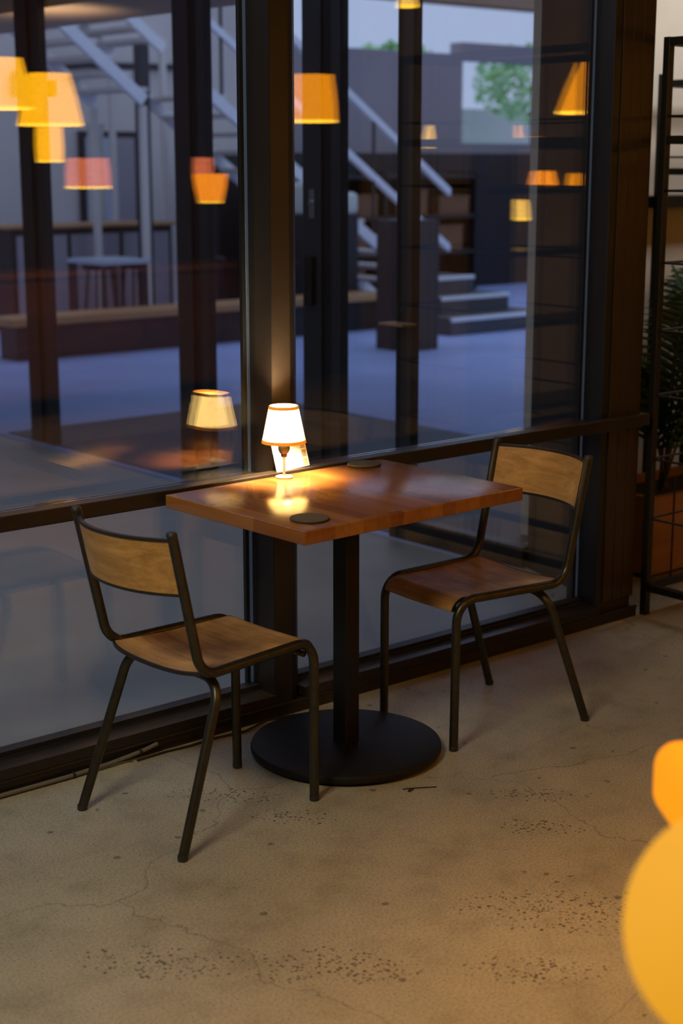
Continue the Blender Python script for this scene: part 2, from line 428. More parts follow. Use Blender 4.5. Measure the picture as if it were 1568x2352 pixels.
# ------------------------------------------------------------------ window wall
def igu(name, x0, x1, z0, z1, parent):
    bm = bmesh.new()
    box(bm, (x0, .000, z0), (x1, .006, z1)); box(bm, (x0, .020, z0), (x1, .026, z1))
    return obj(name, bm, 'glass', parent)
def window(name, x0, x1, bead_right, reveal_mat='frame'):
    w = struct_root(name)
    igu('pane', x0-.012, x1+.012, .064, .735, w)
    igu('pane', x0-.012, x1+.012, .738, 2.62, w)
    bm = bmesh.new()
    if bead_right:     # pale spacer seen along the glass edge, with a black gasket either side
        box(bm, (x1-.0048, .0272, .078), (x1+.0048, .0285, 2.62))
    box(bm, (x0, -.003, .0715), (x1, .030, .0775), .0008)
    obj('glazing_bead', bm, 'bead', w)
    bm = bmesh.new()
    box(bm, (x0, -.006, .0775), (x1, .034, .090), .001)
    box(bm, (x1-.017, .029, .09), (x1-.006, .036, 2.62), .001)
    obj('gasket', bm, 'framedark', w)
    bm = bmesh.new()
    box(bm, (x0, -.076, .040), (x1+.012, -.001, .0715), .0015)
    box(bm, (x0, -.001, .030), (x1+.012, .07, .0715), .001)
    obj('sill', bm, 'frame', w)
    return w
window('window_1', -3.1, .600, True)
window('window_2', .722, 2.066, True)
# mullion between the two windows: reveal, broad lit face, chamfered dark face
bm = bmesh.new()
sec = [(.606, .075), (.606, -.075), (.671, -.0752), (.700, -.0585), (.722, -.040), (.722, .075)]
lo = [bm.verts.new((x, y, .02)) for x, y in sec]; hi = [bm.verts.new((x, y, 2.66)) for x, y in sec]
bm.faces.new(lo[::-1]); bm.faces.new(hi)
for i in range(len(sec)): bm.faces.new((lo[i], lo[(i+1) % len(sec)], hi[(i+1) % len(sec)], hi[i]))
bmesh.ops.bevel(bm, geom=[e for e in bm.edges if abs(e.verts[0].co.z-e.verts[1].co.z) > 1], offset=.0015, segments=2, affect='EDGES')
tag(obj('trim_1', bm, 'frame'), kind='structure')
# handrail-like transom bar
bm = bmesh.new()
box(bm, (-3.1, -.116, .7135), (2.262, -.0765, .755), .0025)
box(bm, (-3.1, -.0765, .716), (.606, .034, .737), .001)
box(bm, (.722, -.0765, .716), (2.066, .034, .737), .001)
tag(obj('trim_2', bm, 'frame'), kind='structure')
# right jamb and the panelled column
bm = bmesh.new()
box(bm, (2.072, -.055, .02), (2.110, .08, 2.66), .0015)
tag(obj('trim_3', bm, 'framedark'), kind='structure')
bm = bmesh.new()
for a, b_ in ((2.1105, 2.160), (2.1625, 2.212), (2.2145, 2.275)):
    box(bm, (a, -.060, .075), (b_, .03, 2.7), .0012)
box(bm, (2.1105, -.050, .02), (2.270, .03, 2.7))
c = tag(obj('wall_column', bm, 'column'), kind='structure')
# base plinth under the windows
bm = bmesh.new()
box(bm, (-3.1, -.0765, 0), (2.28, .07, .034), .001)
box(bm, (-3.1, -.0805, .034), (2.28, -.07, .0405), .001)
tag(obj('baseboard_back', bm, 'frame'), kind='structure')
for i, (px, pz) in enumerate(((2.20, .735), (2.245, .737))):
    pass

# ------------------------------------------------------------------ cafe table
TX, TY, TR = .5892, -.4192, .0239
tb = thing('cafe_table', 'rectangular cherry wood cafe table on a black round pedestal base beside the window', 'table', (TX, TY, 0), TR)
bm = bmesh.new(); box(bm, (-.3945, -.2873, .714), (.3945, .2873, .75), .0025, seg=3)
obj('tabletop', bm, 'table', tb, smooth=True)
bm = bmesh.new(); box(bm, (-.0258, -.0258, .030), (.0258, .0258, .706), .0015)
obj('pole', bm, 'black', tb)
bm = bmesh.new(); box(bm, (-.13, -.13, .706), (.13, .13, .714), .001)
obj('mounting_plate', bm, 'black', tb)
bm = bmesh.new(); lathe(bm, [(.0, .008), (.260, .008), (.266, .011), (.268, .016), (.268, .026), (.266, .0315), (.261, .0335), (.0, .0345)], 96)
obj('base_plate', bm, 'black', tb, smooth=True)
for k in range(4):
    a = math.radians(-52+90*k)
    bm = bmesh.new(); lathe(bm, [(.0, 0), (.014, 0), (.016, .004), (.014, .009), (.0, .009)], 20, (.235*math.cos(a), .235*math.sin(a), 0))
    obj('foot', bm, 'cap', tb, smooth=True)

def coaster(x, y, mat, label):
    bm = bmesh.new(); lathe(bm, [(.0, 0), (.047, 0), (.0495, .002), (.050, .0045), (.0485, .0065), (.0, .0068)], 64)
    o = obj('coaster', bm, mat, None, smooth=True, loc=(x, y, .7505))
    return tag(o, label, 'coaster', 'round felt coasters on the cafe table')
coaster(.2915, -.6256, 'cork', 'round brown coaster near the front corner of the cafe table')
coaster(.870, -.1728, 'felt', 'round dark grey coaster at the back edge of the cafe table by the window')

# table lamp
LX, LY = .580, -.1600
lp = thing('table_lamp', 'small lit table lamp with a white paper shade and glass stem on the cafe table', 'lamp', (LX, LY, .7505))
bm = bmesh.new(); lathe(bm, [(.0, 0), (.0245, 0), (.0250, .0016), (.0238, .0036), (.009, .0052), (.0062, .0075), (.0, .0075)], 48)
obj('base', bm, 'white', lp, smooth=True)
bm = bmesh.new(); lathe(bm, [(.0, .007), (.0048, .007), (.0040, .010), (.0040, .056), (.0050, .059), (.0, .059)], 24)
obj('stem', bm, 'clear', lp, smooth=True)
bm = bmesh.new(); lathe(bm, [(.0, .058), (.0072, .058), (.0088, .060), (.0088, .067), (.0120, .069), (.0160, .077), (.0170, .086), (.0170, .100), (.0, .100)], 36)
so = obj('socket', bm, 'brass', lp, smooth=True)
bm = bmesh.new(); lathe(bm, [(.0, .100), (.008, .100), (.010, .106), (.011, .116), (.008, .126), (.0, .130)], 24)
obj('bulb', bm, 'bulb', so, smooth=True)
ZB, ZT, RB, RT = .1005, .2035, .0622, .0412
def sh(z, off=0.): return RB+(RT-RB)*(z-ZB)/(ZT-ZB)+off
bm = bmesh.new(); lathe(bm, [(sh(ZB), ZB), (sh(ZT), ZT), (sh(ZT, -.0012), ZT), (sh(ZB, -.0012), ZB)], 72, closed=True)
shd = obj('lamp_shade', bm, 'shade', lp, smooth=True)
for z0, z1 in ((ZB-.001, ZB+.008), (ZT-.007, ZT+.001)):
    bm = bmesh.new()
    lathe(bm, [(sh(z0, .0009), z0), (sh(z1, .0009), z1), (sh(z1, -.0018), z1), (sh(z0, -.0018), z0)], 72, closed=True)
    tag(obj('shade_binding', bm, 'trim', shd, smooth=True), 'orange binding round the rim of the shade')
L = bpy.data.lights.new('table_lamp_bulb', 'POINT'); L.energy = 34.; L.color = (1., .72, .40); L.shadow_soft_size = .024
lo_ = bpy.data.objects.new('table_lamp_bulb', L); COL.objects.link(lo_); lo_.parent = lp; lo_.location = (0, 0, .156)
# bulb hides the light inside: lift it just clear of the bulb mesh

# postcard leaning on the mullion, standing on the transom bar
bm = bmesh.new(); box(bm, (-.064, -.0007, 0), (.064, .0007, .104))
pc = obj('postcard', bm, 'card', None, loc=(.660, -.1020, .7557))
pc.rotation_euler = (math.radians(-15), math.radians(-2), math.radians(4))
tag(pc, 'small printed postcard leaning on the window frame behind the table lamp', 'postcard')

# ------------------------------------------------------------------ chairs
TUBE = .0126
def make_chair():
    ch = thing('school_chair', 'x', 'chair')
    for s in (-1, 1):
        pts = [(.233, s*.156, .006), (.231, s*.158, .437), (-.157, s*.187, .4335), (-.236, s*.191, .792)]
        P = fillet(pts, [0, .062, .066, 0], 10)
        # split the one bent tube after each bend: leg | rail | upright
        iA, iB = 11, 12
        bm = bmesh.new(); tube(bm, P[:iA+1], TUBE)
        lg = obj('leg', bm, 'tube', ch, smooth=True)
        bm = bmesh.new(); lathe(bm, [(.0, 0), (.0122, 0), (.0131, .003), (.0131, .012), (.0126, .014), (.0, .014)], 20, (.233, s*.156, 0))
        obj('foot_cap', bm, 'cap', lg, smooth=True)
        bm = bmesh.new(); tube(bm, P[iA:iB+1], TUBE)
        obj('seat_rail', bm, 'tube', ch, smooth=True)
        bm = bmesh.new(); tube(bm, P[iB:], TUBE)
        up = obj('back_upright', bm, 'tube', ch, smooth=True)
        bm = bmesh.new(); lathe(bm, [(.0, -.004), (.0132, -.004), (.0132, .002), (.010, .006), (.0, .007)], 20, (-.2365, s*.191, .793))
        obj('end_cap', bm, 'cap', up, smooth=True)
        P2 = fillet([(-.240, s*.2085, .006), (-.094, s*.1815, .4085), (-.094, s*.02, .4085)], [0, .064, 0], 10)
        bm = bmesh.new(); tube(bm, P2[:-1], TUBE)
        lg = obj('leg', bm, 'tube', ch, smooth=True)
        bm = bmesh.new(); lathe(bm, [(.0, 0), (.0122, 0), (.0131, .003), (.0131, .012), (.0126, .014), (.0, .014)], 20, (-.240, s*.2085, 0))
        obj('foot_cap', bm, 'cap', lg, smooth=True)
    # crossbar tucked under the front edge
    bm = bmesh.new(); tube(bm, [(.205, -.150, .402), (.205, .150, .402)], .008, 12)
    obj('crossbar', bm, 'tube', ch, smooth=True)
    bm = bmesh.new(); tube(bm, [(-.094, -.136, .4085), (-.094, .136, .4085)], TUBE, 14)
    obj('crossbar', bm, 'tube', ch, smooth=True)
    # seat: one dished sheet of plywood with a waterfall front
    NX, NY, T = 30, 18, .009
    prof = []
    x0, x1 = -.168, .198
    for i in range(NX+1):
        t = i/NX
        if t < .80:
            x = x0+(x1-x0)*(t/.80); z = .4415-.004*math.sin(math.pi*t/.8)
        else:
            a = (t-.80)/.20*math.radians(78)
            x = x1+.044*math.sin(a); z = .4415-.044*(1-math.cos(a))-.0
        prof.append((x, z))
    def seat_z(x, z, v): 
        sag = .013*(1-v*v)*min(1., max(.25, (.20-x)/.20))
        return z-sag
    def half(x): return .146+(.176-.146)*((.24-x)/.40)
    bm = bmesh.new(); top = []; bot = []
    for i, (x, z) in enumerate(prof):
        a = prof[max(0, i-1)]; b2 = prof[min(NX, i+1)]
        tx, tz = b2[0]-a[0], b2[1]-a[1]; l = math.hypot(tx, tz); nx_, nz_ = -tz/l, tx/l
        rt, rb = [], []
        for j in range(NY+1):
            v = -1+2*j/NY
            y = v*half(x)
            zz = seat_z(x, z, v)
            # rounded rear corners
            xx = x
            if x < -.13: xx = x+.018*abs(v)**6*((-.13-x)/.038)
            rt.append(bm.verts.new((xx, y, zz))); rb.append(bm.verts.new((xx-nx_*T, y, zz-nz_*T)))
        top.append(rt); bot.append(rb)
    for i in range(NX):
        for j in range(NY):
            bm.faces.new((top[i][j], top[i+1][j], top[i+1][j+1], top[i][j+1]))
            bm.faces.new((bot[i][j], bot[i][j+1], bot[i+1][j+1], bot[i+1][j]))
    se = obj('seat', bm, 'seat', ch, smooth=True)
    bm = bmesh.new()
    def strip(tp, bt, off):
        n = len(tp)
        for k in range(n-1):
            q = [V(tp[k])+off, V(tp[k+1])+off, V(bt[k+1])+off, V(bt[k])+off]
            bm.faces.new([bm.verts.new(p) for p in q])
    # thin dark worn edge: a ribbon round all four sides
    me = se.data
    def co(i, j, lower): return me.vertices[(i*(NY+1)+j)*2+(1 if lower else 0)].co
    loop_t = [co(0, j, 0) for j in range(NY+1)]+[co(i, NY, 0) for i in range(1, NX+1)]+[co(NX, j, 0) for j in range(NY-1, -1, -1)]+[co(i, 0, 0) for i in range(NX-1, -1, -1)]
    loop_b = [co(0, j, 1) for j in range(NY+1)]+[co(i, NY, 1) for i in range(1, NX+1)]+[co(NX, j, 1) for j in range(NY-1, -1, -1)]+[co(i, 0, 1) for i in range(NX-1, -1, -1)]
    cen = V((.03, 0, .43))
    ring = []
    for t_, b2 in zip(loop_t, loop_b):
        out = V((t_.x-cen.x, (t_.y-cen.y)*1.6, 0)).normalized()
        ring.append([bm.verts.new(V(t_)-out*.004+V((0, 0, .0006))), bm.verts.new(V(t_)+out*.0016), bm.verts.new(V(b2)+out*.0016), bm.verts.new(V(b2)-out*.004)])
    for a, b2 in zip(ring, ring[1:]):
        for k in range(3): bm.faces.new((a[k], a[k+1], b2[k+1], b2[k]))
    obj('edge_rim', bm, 'rim', se, smooth=True)
    # backrest: plywood bowed backwards between the uprights
    NB, NH, T = 26, 8, .0085
    z0, z1 = .640, .779
    def upx(z): return -.157-.079*(z-.4335)/.3585
    def bp(u, z, back):
        bow = .060*(1-abs(u)**2.2)
        ins = .010 if not back else 0
        x = upx(z)+.004-bow
        y = u*(.183-.0)
        return V((x-(T if back else 0), y, z+.006*(u*u-1)*0))
    bm = bmesh.new(); F = []; B = []
    for i in range(NB+1):
        u = -1+2*i/NB
        F.append([bm.verts.new(bp(u, z0+(z1-z0)*j/NH, False)) for j in range(NH+1)])
        B.append([bm.verts.new(bp(u, z0+(z1-z0)*j/NH, True)) for j in range(NH+1)])
    for i in range(NB):
        for j in range(NH):
            bm.faces.new((F[i][j], F[i][j+1], F[i+1][j+1], F[i+1][j])); bm.faces.new((B[i][j], B[i+1][j], B[i+1][j+1], B[i][j+1]))
    ba = obj('backrest', bm, 'back', ch, smooth=True)
    bm = bmesh.new()
    for z, dz in ((z0, -1), (z1, 1)):
        pr = None
        for i in range(NB+1):
            u = -1+2*i/NB
            f = bp(u, z, False)+V((.0012, 0, 0)); b2 = bp(u, z, True)-V((.0012, 0, 0))
            cur = [bm.verts.new(f-V((0, 0, dz*.0055))), bm.verts.new(f+V((0, 0, dz*.002))), bm.verts.new(b2+V((0, 0, dz*.002))), bm.verts.new(b2-V((0, 0, dz*.0055)))]
            if pr:
                for k in range(3): bm.faces.new((pr[k], pr[k+1], cur[k+1], cur[k]))
                bm.faces.new((pr[3], pr[0], cur[0], cur[3]))
            pr = cur
    obj('edge_rim', bm, 'rim', ba, smooth=True)
    return ch
chA = make_chair()
GRP = 'steel tube school chairs at the cafe table'
chA.location = (.062, -.483, 0); chA.rotation_euler = (0, 0, math.radians(3.1))
tag(chA, 'plywood and steel tube chair seen from behind, left of the cafe table', 'chair', GRP)
chB = copy_tree(chA)
chB.location = (1.066, -.4660, 0); chB.rotation_euler = (0, 0, math.radians(180-3.0))
tag(chB, 'plywood and steel tube chair facing left, beyond the right end of the cafe table', 'chair', GRP)

# ------------------------------------------------------------------ things on the floor
bm = bmesh.new()
pts = [(-1.6, -.092, .008), (-.9, -.090, .008), (-.45, -.094, .008), (-.30, -.091, .009), (-.12, -.093, .009), (.02, -.091, .012), (.13, -.090, .022), (.175, -.0895, .030)]
tube(bm, fillet(pts, .2, 5), .0062, 10)
cb = thing('braided_cable', 'grey braided cable lying along the window plinth behind the left chair', 'cable')
obj('sheath', bm, 'cable', cb, smooth=True)
for x, z in ((-.10, .0095), (.115, .0205)):
    bm = bmesh.new(); tube(bm, [(x, -.0910, z), (x+.006, -.0910, z+.001)], .0094, 12)
    obj('tie', bm, 'blackcable', cb, smooth=True)
bm = bmesh.new(); tube(bm, fillet([(.10, -.102, .004), (.20, -.098, .004), (.28, -.105, .004), (.36, -.099, .004), (.46, -.118, .006), (.56, -.096, .010), (.66, -.102, .005)], .05, 4), .0036, 8)
tag(obj('thin_cable', bm, 'blackcable', None, smooth=True), 'thin black cable on the floor between the window plinth and the table base', 'cable')
bm = bmesh.new(); tube(bm, fillet([(.524, -.7255, .0018), (.560, -.742, .0018), (.510, -.752, .0018), (.545, -.735, .0018), (.603, -.772, .0018)], .012, 6), .0016, 8)
tag(obj('hair_band', bm, 'blackcable', None, smooth=True), 'snapped black hair band on the floor in front of the table base', 'hair band')

# glowing amber globe lamp and orange block lamp at the right edge
def floor_lamp(name, label, x, y, zc, mat, kind, rz=0.):
    t = thing(name, label, 'lamp', (x, y, 0), rz)
    bm = bmesh.new(); lathe(bm, [(.0, 0), (.115, 0), (.118, .004), (.114, .016), (.02, .022), (.0, .022)], 48)
    obj('base', bm, 'rack', t, smooth=True)
    r = .128 if kind == 'globe' else .11
    bm = bmesh.new(); tube(bm, [(0, 0, .02), (0, 0, zc-r*.9)], .009, 16)
    obj('pole', bm, 'rack', t, smooth=True)
    bm = bmesh.new(); lathe(bm, [(.0, zc-r-.012), (.03, zc-r-.012), (.034, zc-r+.004), (.028, zc-r+.02), (.0, zc-r+.02)], 32)
    obj('collar', bm, 'brass', t, smooth=True)
    bm = bmesh.new()
    if kind == 'globe':
        lathe(bm, [(r*abs(math.cos(-math.pi/2+math.pi*k/34))**.95 if 0 < k < 34 else 0., zc+r*math.sin(-math.pi/2+math.pi*k/34)) for k in range(35)], 72)
    else:
        box(bm, (-.115, -.115, zc-.055), (.115, .115, zc+.055), .036, seg=7)
    obj('globe_shade' if kind == 'globe' else 'lamp_shade', bm, mat, t, smooth=True)
    return t
floor_lamp('globe_lamp', 'glowing amber globe floor lamp cut off by the lower right edge of the photo', -.830, -2.716, .842, 'globe', 'globe')
floor_lamp('floor_lamp', 'glowing orange floor lamp with rounded block shade behind the amber globe', -.392, -2.418, .770, 'glow_orange', 'block', math.radians(-36))

# ------------------------------------------------------------------ steel rack, planter, palms in the alcove
def rack(label, x, y, w, d, h, levels, wires, rz=0.):
    r = thing('plant_rack', label, 'rack', (x, y, 0), rz, 'black steel plant racks')
    s = .014
    for px in (0, w):
        for py in (0, -d):
            boxo('post', (px-s, py-s, 0), (px+s, py+s, h), 'rack', r, bev=.003)
    for z in levels:
        bm = bmesh.new()
        for py in (0, -d): box(bm, (s, py-s, z-s), (w-s, py+s, z+s), .003)
        for px in (0, w): box(bm, (px-s, -d+s, z-s), (px+s, -s, z+s), .003)
        obj('rail', bm, 'rack', r)
    for z in wires:
        bm = bmesh.new()
        for py in (0, -d): tube(bm, [(0, py, z), (w, py, z)], .0042, 8)
        for px in (0, w): tube(bm, [(px, 0, z), (px, -d, z)], .0042, 8)
        obj('wire', bm, 'rack', r)
    bm = bmesh.new()
    k = 1
    while k*.19 < d:
        tube(bm, [(0, -k*.19, .10), (0, -k*.19, h)], .0038, 8); k += 1
    k = 1
    while k*.145 < w:
        tube(bm, [(k*.145, 0, .10), (k*.145, 0, .5)], .0038, 8); k += 1
    obj('mesh_wire', bm, 'rack', r)
    return r
rack('black steel plant rack standing beside the dark window column', 2.318, -.085, .46, 1.15, 2.035, (.105, 1.695, 2.02), (.36, .58, .81, 1.04, 1.277, 1.524, 1.774))
rack('shorter black steel plant rack against the alcove wall', 3.41, .80, .75, .20, 1.985, (.10, 1.58, 1.945), (.6, 1.1, 1.64))

pl = thing('planter_box', 'brown wooden planter box full of palms in the alcove behind the rack', 'planter', (3.25, .36, 0))
bm = bmesh.new(); box(bm, (-.55, -.16, .02), (.62, -.13, .335), .003); box(bm, (-.55, .17, .02), (.62, .20, .335), .003)
box(bm, (-.55, -.13, .02), (-.52, .17, .335), .003); box(bm, (.59, -.13, .02), (.62, .17, .335), .003); box(bm, (-.52, -.13, .02), (.59, .17, .05))
obj('box', bm, 'box', pl)
bm = bmesh.new(); box(bm, (-.52, -.13, .05), (.59, .17, .30)); obj('soil', bm, 'soil', pl)
for x in (-.50, .57): boxo('foot', (x-.03, -.1, 0), (x+.03, .14, .02), 'rack', pl)

def frond(bm, base, azim, lean, length, nleaf, leafl, droop):
    d = V((math.cos(azim), math.sin(azim), 0))
    pts = []
    for k in range(15):
        t = k/14
        out = length*(math.sin(lean)*t+droop*.45*t*t)
        up = length*(math.cos(lean)*t-droop*.62*t*t*t)
        pts.append(V(base)+d*out+V((0, 0, up)))
    side = d.cross(V((0, 0, 1)))
    for k in range(nleaf):
        t = .22+.78*k/(nleaf-1)
        f = t*14; i = min(13, int(f)); p = pts[i].lerp(pts[i+1], f-i); tg = (pts[i+1]-pts[i]).normalized()
        ll = leafl*(math.sin(math.pi*(.12+.86*t))**.6)
        for s in (-1, 1):
            dirv = (side*s*.80+tg*.72+V((0, 0, -.12))).normalized()
            nrm = dirv.cross(tg).normalized()
            wv = dirv.cross(nrm).normalized()
            prev = None
            for m_ in range(6):
                u = m_/5
                c = p+dirv*ll*u+V((0, 0, -.28*ll*u*u))
                w = .0125*math.sin(math.pi*min(1, .12+.88*u))**.8*(1-.75*u*u)+.0006
                cur = (bm.verts.new(c+wv*w), bm.verts.new(c-nrm*.0025*s), bm.verts.new(c-wv*w))
                if prev:
                    bm.faces.new((prev[0], prev[1], cur[1], cur[0])); bm.faces.new((prev[1], prev[2], cur[2], cur[1]))
                prev = cur
    return pts
def palm(x, y, z, label, nf, h, seed, grp='palms in the planter box'):
    random.seed(seed)
    r = thing('potted_palm', label, 'plant', (x, y, z), 0, grp)
    bl = bmesh.new(); bs = bmesh.new()
    for k in range(nf):
        az = 2*math.pi*k/nf+random.uniform(-.3, .3)
        ln = h*random.uniform(.72, 1.08)
        pts = frond(bl, (random.uniform(-.02, .02), random.uniform(-.02, .02), 0), az, random.uniform(.04, .24), ln, 22, .24, random.uniform(.2, .45))
        tube(bs, pts, [.006*(1-.8*i/14)+.0012 for i in range(15)], 6)
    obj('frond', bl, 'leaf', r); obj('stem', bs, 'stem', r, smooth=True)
    return r
palm(2.99, .38, .30, 'tall dark green palm next to the window column', 8, 1.12, 3)
palm(3.38, .36, .30, 'bushy dark green palm in the middle of the planter box', 9, 1.10, 11)
palm(3.76, .38, .30, 'dark green palm at the far end of the planter box', 8, 1.15, 23)

# ledge and strip of the alcove
boxo_l = boxo('wall_shelf', (2.95, .82, 1.425), (5.9, .95, 1.475), 'rack', None, bev=.003)
tag(boxo_l, 'dark ledge running along the plaster wall behind the palms', 'shelf')

# ------------------------------------------------------------------ outside: courtyard, far hall
tag(boxo('floor_courtyard', (-6., .03, -.14), (2.46, 16, -.02), 'yard', bev=0), kind='structure')
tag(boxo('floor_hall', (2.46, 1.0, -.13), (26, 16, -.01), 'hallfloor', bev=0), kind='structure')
tag(boxo('floor_hall_shade', (2.50, .70, -.06), (4.6, 5.0, -.004), 'hallshade', bev=0), kind='structure')  # dark slab laid in as the shade on the near hall floor
tag(boxo('baseboard_facade', (2.46, .66, -.02), (2.53, 1.47, .085), 'framedark', bev=.003), kind='structure')
FP = [((4.43, 4.53), 'outermost dark double post of the facade, seen at the photo\'s far left', True),
      ((2.86, 2.96), 'dark double facade post just left of the window mullion', True),
      ((1.84, 1.94), 'grey double facade post just right of the window mullion', True),
      ((1.37, 1.47), 'single grey facade post in the middle of the right window', False)]
for n_, ((a, b2), lab, dbl) in enumerate(FP):
    p = thing('facade_post', lab, 'post', (2.49, a, 0), 0, 'posts of the facade across the courtyard')
    w = b2-a
    boxo('upright', (0, 0, -.01), (.05, w*.62, 2.62), 'post', p)
    boxo('cover_strip', (.004, w*.62, -.01), (.046, w, 2.62), 'framedark', p)
    if dbl:
        boxo('upright', (0, w+.035, -.01), (.05, w+.035+.13, 2.62), 'post', p)
        boxo('joint', (.010, w, -.01), (.040, w+.035, 2.62), 'framedark', p)
    if n_ == 2:      # lock case and steel cylinder of the glazed door
        lk = boxo('lock_case', (-.03, .17, .98), (0, .23, 1.20), 'framedark', p, bev=.006)
        lp_ = boxo('lock_plate', (-.004, .18, 1.37), (0, .215, 1.50), 'steel', p, bev=.002)
        bm = bmesh.new(); lathe(bm, [(.0, 0), (.011, 0), (.011, .012), (.0, .012)], 20)
        cy = obj('cylinder', bm, 'steel', lp_); cy.rotation_euler = (0, math.radians(-90), 0); cy.location = (-.003, .197, 1.44)
    if n_ == 0:      # small uplight added only to brighten the canopy boards
        bm = bmesh.new(); lathe(bm, [(.0, 0), (.035, 0), (.04, .02), (.04, .09), (.034, .09), (.034, .03), (.0, .03)], 24)
        ul = obj('canopy_fill', bm, 'framedark', p, smooth=True, loc=(.11, .08, 1.98))
        boxo('canopy_fill_bracket', (-.07, -.012, .03), (-.035, .012, .05), 'framedark', ul, bev=.002)
        L = bpy.data.lights.new('canopy_fill_light', 'SPOT'); L.energy = 9.; L.color = (1., .72, .46); L.spot_size = math.radians(140); L.spot_blend = .6; L.shadow_soft_size = .02
        lo = bpy.data.objects.new('canopy_fill_light', L); COL.objects.link(lo); lo.parent = ul; lo.location = (0, 0, .085); lo.rotation_euler = (math.pi-.25, -.1, 0)
    if n_ == 3:
        boxo('tray', (-.09, -.04, .935), (0, .11, .945), 'edgewood', p, bev=.002)
# canopy edge over the facade
cn = boxo('canopy', (2.58, 2.75, 2.46), (3.30, 7.5, 2.78), 'soffit', None, bev=.004)
tag(cn, 'brown boarded canopy over the facade at the photo\'s upper left', 'canopy')
tag(boxo('trim_4', (2.44, .0, 2.62), (2.56, 7.5, 2.80), 'framedark', bev=0), kind='structure')
tag(boxo('ceiling_hall_blocker', (2.50, .75, 2.95), (6.6, 6.5, 3.1), 'greyp', bev=0), kind='structure')  # unseen roof slab, sized to hold sky light off the near floor
tag(boxo('courtyard_sky_blocker', (-6., 3.3, 2.95), (2.50, 9.2, 3.1), 'greyp', bev=0), kind='structure')  # unseen roof added to darken the floor beyond the facade
tag(boxo('courtyard_blocker_left', (-6.2, .1, -.14), (-6., 12, 4.), 'grey', bev=0), kind='structure')  # unseen wall added to block light from the horizon
tag(boxo('courtyard_blocker_back', (-6., 9.2, -.14), (2.0, 9.4, 4.), 'grey', bev=0), kind='structure')  # unseen wall, also added against horizon light

# far walls
tag(boxo('wall_far', (2.0, 12.0, -.1), (10.35, 12.3, 8.5), 'grey', bev=0), kind='structure')  # extra height above the view added to cut sky light on the hall
bm = bmesh.new()
box(bm, (10.35, 12.05, -.1), (13.35, 12.3, 3.02)); box(bm, (13.35, 12.05, -.1), (16.2, 12.3, 1.86)); box(bm, (13.35, 12.05, 2.95), (16.2, 12.3, 3.18)); box(bm, (15.2, 12.05, 1.8), (16.2, 12.3, 3.0))
tag(obj('wall_street', bm, 'greyp'), kind='structure')
tag(boxo('wall_hall_end', (16.2, 1.1, -.1), (16.5, 12.3, 2.4), 'greyp', bev=0), kind='structure')
bm = bmesh.new(); box(bm, (9.0, 10.9, 3.52), (19, 11.2, 3.85), .01)
tag(obj('beam', bm, 'canopy'), 'brown eaves beam crossing above the far courtyard opening', 'beam')
bm = bmesh.new(); tube(bm, fillet([(6.5, 11.94, 2.30), (6.5, 11.94, 2.55), (7.4, 11.94, 2.66), (8.8, 11.94, 2.68), (8.8, 11.94, 4.3)], .08, 5), .035, 10)
tag(obj('wall_pipe', bm, 'post', None, smooth=True), 'dark pipe bending across the grey far wall at the photo\'s upper left', 'pipe')
# far window frame and pale pilaster on the left
w4 = struct_root('window_3', (0, 0, 0))
boxo('frame', (7.30, 11.94, .85), (8.05, 12.0, 1.95), 'framedark', w4)
boxo('pane', (7.36, 11.925, .92), (7.66, 11.94, 1.88), 'bluegrey', w4); boxo('pane', (7.70, 11.925, .92), (8.0, 11.94, 1.88), 'greyp', w4)
bm = bmesh.new(); lathe(bm, [(.0, -.01), (.085, -.01), (.085, 1.95), (.11, 1.98), (.11, 2.02), (.0, 2.02)], 28)
tag(obj('pilaster', bm, 'pale', None, smooth=True, loc=(6.85, 10.9, 0)), 'slim pale round pillar standing by the far wall', 'pillar')
# dark slim post in the hall
tag(boxo('hall_post', (6.58, 9.62, -.01), (6.69, 9.73, 2.72), 'post', None), 'slim blue grey post holding the upper stair flight', 'post')

# stair flights
def flight(name, label, x0, z0, x1, z1, y0, width, rails, nt_):
    r = thing(name, label, 'staircase', (x0, y0, 0), 0, 'stair flights in the far courtyard')
    d = V((x1-x0, 0, z1-z0)); L_ = d.length; ang = math.atan2(-(z1-z0), x1-x0)
    R_ = Matrix.Rotation(ang, 3, 'Y')
    for yy in (0, width):
        bm = bmesh.new(); box(bm, (0, yy-.03, -.055), (L_, yy+.03, .055))
        for v in bm.verts: v.co = R_ @ v.co+V((0, 0, z0))
        obj('stringer', bm, 'stair', r)
    for k in range(nt_):
        t = (k+.5)/nt_
        bm = bmesh.new(); c = V((d.x*t, 0, z0+d.z*t+.03)); box(bm, (c.x-.15, -.02, c.z-.02), (c.x+.13, width+.02, c.z+.02), .004)
        obj('tread', bm, 'grey', r)
    for h in rails:
        bm = bmesh.new(); box(bm, (0, -.03, h-.04), (L_, .03, h+.04))
        for v in bm.verts:
            h0 = v.co.z; v.co = R_ @ V((v.co.x, v.co.y, 0))+V((0, 0, z0+h0))
        obj('handrail', bm, 'stair', r)
    if not rails:
        for yy in (0, width): boxo('support', (d.x-.04, yy-.03, -z0*0-.01), (d.x+.02, yy+.03, z1-.05), 'grey', r)
    if rails:
        for k in range(5):
            t = (k+.3)/5
            bm = bmesh.new(); box(bm, (d.x*t-.012, -.012, z0+d.z*t), (d.x*t+.012, .012, z0+d.z*t+max(rails)))
            obj('baluster', bm, 'framedark', r)
    return r
flight('stair_flight', 'pale steel stair flight descending behind the right window', 6.9, 2.28, 10.15, .03, 9.0, 1.1, (.66, 1.26), 13)
flight('stair_flight', 'upper pale stair flight beyond the left window, ending at the slim post', 5.15, 2.98, 6.20, 2.17, 9.0, .85, (), 6)
